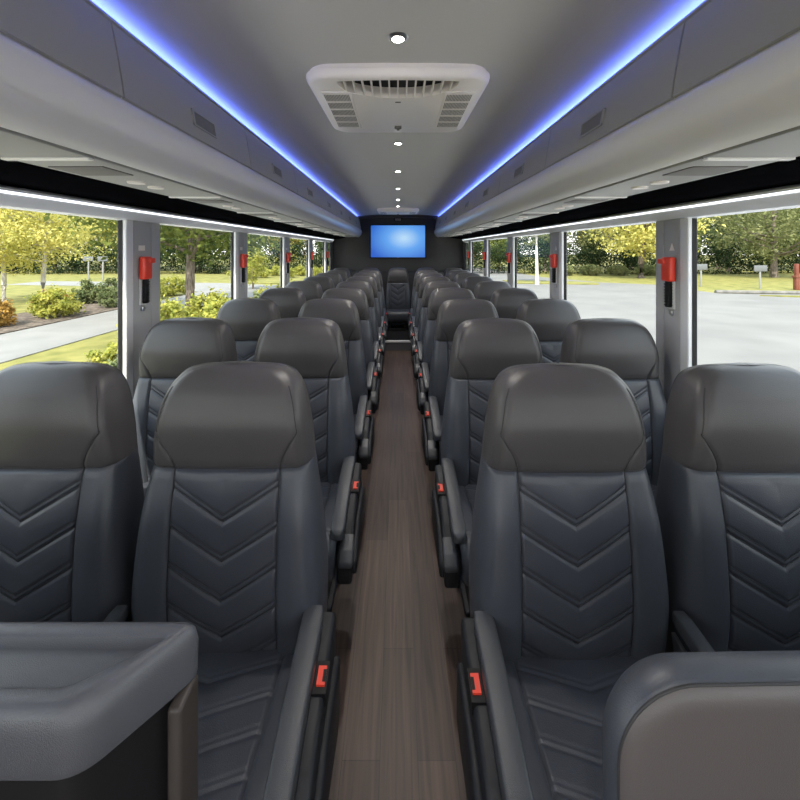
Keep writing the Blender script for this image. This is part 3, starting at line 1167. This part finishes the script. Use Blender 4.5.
def partition():
    root = empty('padded_partition', (.62, .60, 0))
    ox, oy = .62, .60
    zt = EYE - .60
    x0, x1, r = .302, 1.24, .115
    def outline(ins, bot=.30):
        pts = [(x0 + ins, bot)]
        rr = max(.01, r - ins)
        for k in range(15):
            a = math.radians(180 - 90 * k / 14)
            # slightly domed top edge
            pts.append((x0 + r + rr * math.cos(a), zt - r + rr * math.sin(a)))
        for k in range(1, 14):
            pts.append((x0 + r + (x1 - ins - .06 - x0 - r) * k / 14, zt - ins + .004 * math.sin(PI * k / 14)))
        for k in range(9):
            a = math.radians(90 - 90 * k / 8)
            pts.append((x1 - .06 + max(.01, .06 - ins) * math.cos(a), zt - .06 + max(.01, .06 - ins) * math.sin(a)))
        pts.append((x1 - ins, bot))
        return pts
    def loft(levels):
        v, f = [], []
        n = None
        for y, ins in levels:
            p = outline(ins)
            n = len(p)
            v += [(x - ox, y - oy, z) for x, z in p]
        for i in range(len(levels) - 1):
            for k in range(n):
                f.append((i * n + k, (i + 1) * n + k, (i + 1) * n + (k + 1) % n, i * n + (k + 1) % n))
        f.append(tuple(range(n)))
        f.append(tuple((len(levels) - 1) * n + k for k in range(n - 1, -1, -1)))
        return MB().add(v, f)
    loft([(.560, .030), (.5615, .018), (.566, .008), (.570, .004)]).build('front_pad', M['vinyl'], root, 50)
    loft([(.570, .006), (.573, .003), (.577, .0), (.60, .0), (.620, .006), (.634, .02), (.640, .04)]).build('back_pad', M['bolster'], root, 50)
    # piping along the front edge
    p = outline(.004)
    MB().tube([(x - ox, .571 - oy, z) for x, z in p], .0022, 6).build('piping', M['stitch'], root, 180)
    MB().box(x0 + .02 - ox, x1 - .02 - ox, .575 - oy, .625 - oy, 0, .31).build('kick_board', M['black'], root, 0)
    return tag(root, 'charcoal padded seat back with rounded corner, lower right foreground', 'seat back')
partition()

# ================================================================== emergency hammers on the window pillars
pn = ['first', 'second', 'third', 'fourth', 'fifth']
def hammer(s):
    """built for the right-hand wall, the aisle side is -x"""
    root = empty('emergency_hammer', (0, 0, 0))
    fl = (lambda mb: mb.mirror()) if s < 0 else (lambda mb: mb)
    fl(MB().box(-.006, .0, -.026, .026, -.145, -.005, .002)).build('backplate', M['jamb'], root)
    hl = fl(MB().box(-.036, -.005, -.038, .030, -.015, .100, .008)).build('holder', M['red'], root)
    fl(MB().box(-.044, -.012, -.002, .044, .065, .092, .006)).build('hammer_head', M['red'], root)
    mb = MB().box(-.026, -.006, -.012, .016, -.138, -.012, .004)
    for k in range(8):
        mb.box(-.029, -.006, -.013, .017, -.130 + k * .014, -.124 + k * .014, .001)
    fl(mb).build('grip', M['black'], root)
    fl(MB().box(-.010, -.001, -.012, .012, -.175, -.152, .003)).build('clip', M['steel'], root)
    return root
def sticker(s, y, z, which):
    mb = MB()
    x = HW - .0138
    if s < 0:
        mb.box(x, x + .002, y - .030, y + .020, z, z + .026)
    else:
        pts = [(y - .018, z), (y + .018, z), (y + .010, z + .016), (y, z + .036), (y - .010, z + .016)]
        mb.prism_x(pts, x, x + .002)
    if s < 0:
        mb.mirror()
    o = mb.build('pillar_sticker', M['white'], smooth=0)
    side = 'left' if s < 0 else 'right'
    return tag(o, 'small white sticker above the red hammer on the %s window pillar, %s side' % (which, side), 'sticker', 'pillar stickers')
for s, side in ((-1, 'left'), (1, 'right')):
    proto = None
    n = 0
    for (a, b) in PILLARS[s][1:6]:
        y = a + .052 + (b - a - .052) * .30
        o = hammer(s) if proto is None else copy_tree(proto)
        proto = proto or o
        o.location = (s * (HW - .0125), y, EYE - .135)
        tag(o, 'red emergency hammer in its holder on the %s window pillar from the front, %s side' % (pn[n], side), 'emergency hammer', 'emergency hammers')
        sticker(s, y, EYE - .005, pn[n])
        n += 1

# ================================================================== outside
GZ = EYE - 2.70
def slab(name, pts, z, m, th=.02):
    mb = MB()
    n = len(pts)
    v = [(x, y, z) for x, y in pts] + [(x, y, z - th) for x, y in pts]
    f = [tuple(range(n)), tuple(range(2 * n - 1, n - 1, -1))] + [((i + 1) % n, i, i + n, (i + 1) % n + n) for i in range(n)]
    mb.add(v, f)
    return struct(mb.build(name, m, smooth=0))
slab('lawn', [(-160, -60), (160, -60), (160, 220), (-160, 220)], GZ, M['grass'], .2)
slab('parking_lot', [(-4.2, -60), (60, -60), (60, 18.6), (33, 23.2), (24.5, 24.4), (19.6, 25.0), (19.4, 27.0), (19.9, 29.0), (19.5, 31.5), (16.5, 33.5), (14, 40), (13, 60), (-4.2, 60)], GZ + .03, M['asphalt'])
slab('bounce_slab', [(-4.0, -40), (4.1, -40), (4.1, 40), (-4.0, 40)], GZ + .045, M['bounce'], .03)  # unseen pale slab, added to bounce daylight up through the windows
slab('garden_path', [(-12.5, -40), (-9.4, -40), (-9.4, 20), (-8.4, 23), (-4.2, 25), (-4.2, 31), (-9.5, 31), (-14, 33), (-30, 35), (-30, 31.5), (-16, 29.5), (-12.6, 26), (-12.5, 20)], GZ + .025, M['concrete'])
slab('mulch_bed', [(-15.8, -40), (-12.55, -40), (-12.55, 20), (-13.3, 22.5), (-15.8, 23.5)], GZ + .05, M['mulch'], .05)
slab('planting_bed', [(-7.4, 4), (-4.4, 4), (-4.4, 21), (-6.4, 21), (-7.4, 13)], GZ + .04, M['mulch'], .04)
slab('grass_island', [(-13.0, 33.2), (-6, 31.8), (-4.8, 33.5), (-5.5, 36), (-13, 37)], GZ + .06, M['grass'], .05)
slab('grass_verge', [(9, 32.2), (15.2, 31.2), (15.8, 32.5), (14.5, 34.0), (9, 35.5)], GZ + .09, M['grass'], .06)
slab('grass_strip', [(20.8, 23.7), (30, 19.5), (46, 14.5), (46, 19.6), (30, 22.9)], GZ + .09, M['grass'], .06)
MBk = MB().tube([(19.5, 25.3, GZ + .09), (24.5, 24.7, GZ + .09), (33, 23.5, GZ + .09), (60, 18.9, GZ + .09)], .13, 8)
struct(MBk.build('kerb', M['kerb']))

def leaf_quads(centers, size, jitter, n_each, rng, flat=.35):
    """leaf cards around cluster centres, returns verts, faces"""
    c = np.repeat(np.array(centers), n_each, axis=0)
    N = len(c)
    p = c + rng.normal(0, 1, (N, 3)) * jitter
    nrm = rng.normal(0, 1, (N, 3))
    nrm[:, 2] = np.abs(nrm[:, 2]) + flat
    nrm /= np.linalg.norm(nrm, axis=1)[:, None]
    t = rng.normal(0, 1, (N, 3))
    t -= (t * nrm).sum(1)[:, None] * nrm
    t /= np.linalg.norm(t, axis=1)[:, None]
    b = np.cross(nrm, t)
    s = size * rng.uniform(.6, 1.25, N)[:, None]
    a = s * .5
    w = s * .30
    fold = nrm * s * .12
    v = np.stack([p - t * a, p + b * w + fold, p + t * a, p - b * w + fold], 1).reshape(-1, 3)
    f = np.arange(N * 4).reshape(-1, 4)
    return v, f

def np_mesh(name, v, f, m):
    me = bpy.data.meshes.new(name)
    me.vertices.add(len(v))
    me.vertices.foreach_set('co', np.asarray(v, np.float32).ravel())
    me.loops.add(f.size)
    me.loops.foreach_set('vertex_index', f.ravel().astype(np.int32))
    me.polygons.add(len(f))
    me.polygons.foreach_set('loop_start', np.arange(0, f.size, 4, dtype=np.int32))
    me.materials.append(m)
    me.update(calc_edges=True)
    return me

def make_tree(name, h, crown_r, crown_z, crown_h, trunk_r, leaf, leaf_m, bark, n_cl, n_each, seed, branches=9, spread=.9, low=0.0):
    rng = np.random.default_rng(seed)
    root = empty(name, (0, 0, GZ))
    mb = MB()
    bend = rng.normal(0, .025 * h, 2)
    top = Vector((bend[0] * .5, bend[1] * .5, h * .80))
    pts = [Vector((0, 0, -.05)), Vector((0, 0, h * .12)), Vector((bend[0] * .2, bend[1] * .2, h * .4)), top]
    mb.tube(pts, [trunk_r * 1.35, trunk_r, trunk_r * .7, trunk_r * .12], 10)
    cen = []
    for k in range(branches):
        a = 2 * PI * k / branches + rng.uniform(-.4, .4)
        z0 = crown_z - crown_h * .45 + crown_h * .5 * rng.uniform(0, 1)
        e = Vector((math.cos(a) * crown_r * spread * .8, math.sin(a) * crown_r * spread * .8, z0 + crown_h * rng.uniform(.12, .35)))
        st = Vector((bend[0] * .2, bend[1] * .2, max(h * .2, z0 - crown_h * .05)))
        md = st.lerp(e, .5) + Vector((0, 0, -.04 * h))
        mb.tube([st, md, e], [trunk_r * .45, trunk_r * .28, trunk_r * .06], 6)
    mb.build('trunk', bark, root, 60)
    while len(cen) < n_cl:
        q = rng.uniform(-1, 1, 3)
        d = np.linalg.norm(q)
        if d > 1 or d < .35:
            continue
        prof = 1.0 if q[2] < 0 else 1 - .15 * q[2]
        cen.append((q[0] * crown_r * prof, q[1] * crown_r * prof, crown_z + q[2] * crown_h / 2))
    v, f = leaf_quads(cen, leaf, np.array([crown_r * .13, crown_r * .13, crown_h * .045]), n_each, rng)
    me = np_mesh('foliage', v, f, leaf_m)
    o = bpy.data.objects.new('foliage', me)
    COL.objects.link(o)
    o.parent = root
    return root

def place(o, px, d, sc=1.0, rz=None, X=None):
    """stand a thing on the ground at forward distance d"""
    x = X if X is not None else (px - 398) / 412 * d
    o.location = (x, d, GZ)
    o.scale = (sc, sc, sc)
    o.rotation_euler = (0, 0, random.uniform(0, 6.28) if rz is None else rz)
    return o

# --- single trees one can point at
t1 = make_tree('lawn_tree', 8.0, 3.2, 4.3, 5.2, .11, .17, M['leaf_yellow'], M['pale_bark'], 160, 56, 3, branches=12, spread=1.1)
place(t1, 43, 21.8)
tag(t1, 'young yellow-green tree with a pale forked trunk on the left lawn', 'tree')
t2 = make_tree('lawn_tree', 7.6, 3.0, 4.1, 4.8, .11, .17, M['leaf_yellow'], M['pale_bark'], 150, 56, 5, branches=10, spread=1.1)
place(t2, 4, 20.8)
tag(t2, 'yellow-green tree cut by the left edge of the view, behind the shrubs', 'tree')
t3 = make_tree('shade_tree', 8.8, 4.6, 5.0, 5.6, .19, .24, M['leaf_shade'], M['bark'], 240, 52, 9, branches=12, spread=1.0)
place(t3, 190, 17.6)
tag(t3, 'dark green shade tree with a thick trunk seen through the second left window', 'tree')
t4 = make_tree('maple_tree', 11.5, 5.0, 6.2, 8.0, .28, .36, M['leaf_yellow'], M['bark'], 230, 40, 13, branches=10)
place(t4, 641, 39.0)
tag(t4, 'yellow leaved tree at the far edge of the parking lot, left of the right pillar', 'tree')
t5 = make_tree('broad_tree', 10.5, 5.6, 5.8, 8.0, .27, .30, M['leaf_olive'], M['bark'], 260, 42, 17, branches=12)
place(t5, 774, 40)
tag(t5, 'broad olive green tree on the right lawn behind the second sign', 'tree')
t6 = make_tree('sapling', 6.6, 1.5, 4.6, 3.2, .13, .22, M['leaf_olive'], M['pale_bark'], 45, 26, 21, branches=8)
place(t6, 537, 31.5)
tag(t6, 'young tree with a slim pale trunk on the verge across the lot', 'tree')
t7 = make_tree('young_conifer', 3.2, .95, 1.75, 2.7, .06, .16, M['leaf_shrub'], M['bark'], 70, 30, 23, branches=6)
place(t7, 253, 28)
tag(t7, 'small upright bright green tree seen through the third left window', 'tree')

# --- the tree lines
kinds = [make_tree('woodland_tree', 12.5, 2.75, 6.6, 11.0, .26, .36, M['leaf_dark'], M['bark'], 190, 44, 31, branches=8),
         make_tree('woodland_tree', 11.5, 2.65, 6.0, 10.2, .24, .36, M['leaf_green'], M['bark'], 180, 44, 37, branches=8),
         make_tree('woodland_tree', 12.0, 2.75, 6.4, 10.4, .25, .36, M['leaf_olive'], M['bark'], 180, 44, 41, branches=8),
         make_tree('woodland_tree', 11.0, 2.65, 6.2, 9.4, .24, .36, M['leaf_yellow'], M['bark'], 170, 44, 43, branches=8)]
kfirst = [True] * 4
def wood(kind, x, y, sc, label, group):
    o = kinds[kind] if kfirst[kind] else copy_tree(kinds[kind])
    kfirst[kind] = False
    place(o, 0, y, sc, None, x)
    tag(o, label, 'tree', group)
kn = ['dark green', 'mid green', 'olive green', 'yellow-green']
for side, xs_, y0_, seq, sc in (('left lawn', [-65 + 5.7 * i for i in range(11)], 51, [0, 1, 3, 0, 2, 3, 0, 1, 0, 3, 0], 1.02),
                             ('left lawn', [-69 + 5.9 * i for i in range(12)], 58, [0, 0, 1, 0, 0, 0, 1, 0, 0, 1, 0, 0], 1.06),
                             ('parking lot', [7 + 5.6 * i for i in range(11)], 51, [0, 1, 0, 2, 0, 1, 0, 2, 0, 0, 1], .84),
                             ('parking lot', [4.5 + 5.8 * i for i in range(12)], 58, [0, 2, 0, 1, 0, 0, 2, 0, 1, 0, 0, 0], .92)):
    for i, (x, k) in enumerate(zip(xs_, seq)):
        wood(k, x + random.uniform(-.2, .2), y0_ + random.uniform(-.3, .3), sc * random.uniform(.95, 1.04), kn[k] + ' woodland tree in the tree line beyond the ' + side, kn[k] + ' trees beyond the ' + side)

# --- shrubs
def make_shrub(name, r, h, leaf, m, n_cl, n_each, seed, spiky=False):
    rng = np.random.default_rng(seed)
    root = empty(name, (0, 0, GZ))
    mb = MB()
    for k in range(7):
        a = 2 * PI * k / 7
        mb.tube([(0, 0, -.02), (math.cos(a) * r * .3, math.sin(a) * r * .3, h * .4), (math.cos(a) * r * .6, math.sin(a) * r * .6, h * .75)], [.02, .014, .005], 5)
    mb.build('stems', M['bark'], root, 60)
    cen = []
    while len(cen) < n_cl:
        q = rng.uniform(-1, 1, 3)
        d = np.linalg.norm(q)
        if d > 1 or d < .45 or q[2] < -.75:
            continue
        top = 1.0 + (.35 * rng.uniform() if spiky and q[2] > .2 else 0)
        cen.append((q[0] * r, q[1] * r, h * .48 + q[2] * top * h * .5))
    v, f = leaf_quads(cen, leaf, np.array([r * .11, r * .11, h * .07]), n_each, rng)
    me = np_mesh('foliage', v, f, m)
    o = bpy.data.objects.new('foliage', me)
    COL.objects.link(o)
    o.parent = root
    return root
SH = {'bright': make_shrub('shrub', .85, 1.15, .15, M['leaf_shrub'], 90, 26, 51, True),
      'green': make_shrub('shrub', .70, 1.05, .14, M['leaf_grey'], 80, 24, 53, True),
      'rusty': make_shrub('shrub', .65, .90, .13, M['leaf_rust'], 70, 24, 57, True),
      'low': make_shrub('shrub', 1.15, 1.15, .17, M['leaf_olive'], 110, 28, 59)}
sfirst = {k: True for k in SH}
def shrub(kind, x, y, sc, label, group):
    o = SH[kind] if sfirst[kind] else copy_tree(SH[kind])
    sfirst[kind] = False
    place(o, 0, y, sc, None, x)
    tag(o, label, 'shrub', group)
gb = 'shrubs in the mulch bed by the path'
for kind, x, y, sc, lab in (
        ('rusty', -14.0, 14.2, 1.0, 'rusty orange shrub at the left edge of the mulch bed'),
        ('bright', -13.5, 16.3, .95, 'bright green-yellow shrub in the mulch bed, in front of the forked tree'),
        ('green', -13.2, 19.0, .75, 'small grey-green shrub in the mulch bed, right of the forked tree'),
        ('rusty', -14.8, 17.6, 1.0, 'rusty brown shrub at the back of the mulch bed beside the forked trunk'),
        ('bright', -13.5, 20.4, .70, 'yellow-green shrub in the middle of the mulch bed'),
        ('bright', -13.5, 22.2, 1.0, 'large yellow-green shrub near the right end of the mulch bed'),
        ('bright', -13.2, 24.3, .9, 'yellow-green shrub at the right end of the mulch bed by the pillar'),
        ('green', -15.3, 20.5, 1.0, 'grey-green shrub at the back of the mulch bed'),
        ('green', -15.5, 22.4, .95, 'grey-green shrub at the back right of the mulch bed')):
    shrub(kind, x, y, sc, lab, gb)
gb = 'shrubs planted close to the left windows'
for kind, x, y, sc, lab in (
        ('bright', -5.75, 8.5, .62, 'bright green shrub below the first left window, beside the pillar'),
        ('green', -5.75, 9.3, .72, 'grey-green shrub below the first left window, touching the pillar'),
        ('green', -5.3, 7.7, .55, 'low grey-green shrub below the first left window'),
        ('bright', -7.1, 12.1, 1.0, 'yellow-green shrub under the thick tree, left one in the second left window'),
        ('bright', -5.2, 11.9, 1.0, 'yellow-green shrub under the thick tree, middle one in the second left window'),
        ('bright', -6.4, 14.2, 1.0, 'yellow-green shrub under the thick tree, behind the middle one'),
        ('green', -4.75, 13.9, 1.0, 'grey-green shrub under the thick tree, right one in the second left window'),
        ('bright', -5.2, 16.2, .95, 'bright shrub seen through the third left window at its foot'),
        ('bright', -5.0, 19.4, .95, 'bright shrub seen through the fourth left window at its foot')):
    shrub(kind, x, y, sc, lab, gb)
for i in range(8):
    shrub('bright', -15.5 + i * 2.5 if i < 4 else -15.2 + (i - 4) * 2.6, 39.3 if i < 4 else 42.4, .85, 'yellow-green shrub along the foot of the left tree line', 'far shrubs by the left tree line')
for i in range(5):
    shrub('low', 17.2 + i * 2.95, 43.2, .92 + .05 * (i % 2), 'rounded pale bush in the hedge across the parking lot', 'pale hedge across the lot')
# nobody could count the thicket at the foot of the trees: one object on each side
for side, xa, xb in (('left', -70, -3.5), ('right', 3.5, 72)):
    rng = np.random.default_rng(71 if xa < 0 else 73)
    n = 1000
    cx = rng.uniform(xa, xb, n)
    cen = np.stack([cx, rng.uniform(45.2, 47.6, n), GZ + rng.uniform(0, 1, n) ** .8 * (3.0 + .5 * np.sin(cx * .9) + .35 * np.sin(cx * 2.3 + 1))], 1)
    bx = rng.uniform(xa, xb, 900)
    cen = np.concatenate([cen, np.stack([bx, rng.uniform(63, 65, 900), GZ + rng.uniform(0, 5.5, 900)], 1)])
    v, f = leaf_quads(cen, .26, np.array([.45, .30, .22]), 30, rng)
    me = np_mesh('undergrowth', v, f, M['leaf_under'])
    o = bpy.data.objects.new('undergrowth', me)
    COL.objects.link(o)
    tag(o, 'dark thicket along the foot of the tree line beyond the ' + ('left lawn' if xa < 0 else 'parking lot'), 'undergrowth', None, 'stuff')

# --- signs and posts
def sign(px, d, w, hgt, label, rz):
    r = empty('lawn_sign', ((px - 398) / 412 * d, d, GZ), rz)
    MB().box(-.055, .055, -.03, .03, 0, hgt - .05, .006).build('post', M['signpost'], r)
    b = MB().box(-w / 2, w / 2, -.06, -.031, hgt - .42, hgt, .01).build('board', M['signboard'], r)
    tag(r, label, 'sign', 'low signs on the lawns')
sign(88.5, 36.5, 1.0, 2.1, 'left one of two grey signs on a post on the left lawn', -.1)
sign(103, 36.0, .95, 2.1, 'right one of two grey signs on a post on the left lawn', -.1)
sign(701, 30.0, 1.0, 1.65, 'pale grey sign on a post across the parking lot, nearer the right pillar', .2)
sign(760, 28.3, 1.1, 1.62, 'grey-blue sign on a post across the parking lot, below the broad tree', .2)
r = empty('marker_post', ((796.5 - 398) / 412 * 27.5, 27.5, GZ))
mb = MB().box(-.13, .13, -.13, .13, 0, .9, .03).box(-.10, .10, -.10, .10, .9, 1.75, .02)
mb.build('post', M['rust'], r)
MB().box(-.17, .17, -.17, .17, .82, .96, .02).build('collar', M['rust'], r)
tag(r, 'rust red post at the right edge of the view across the lot', 'post')

# the empties' world matrices are read after this point
bpy.context.view_layer.update()
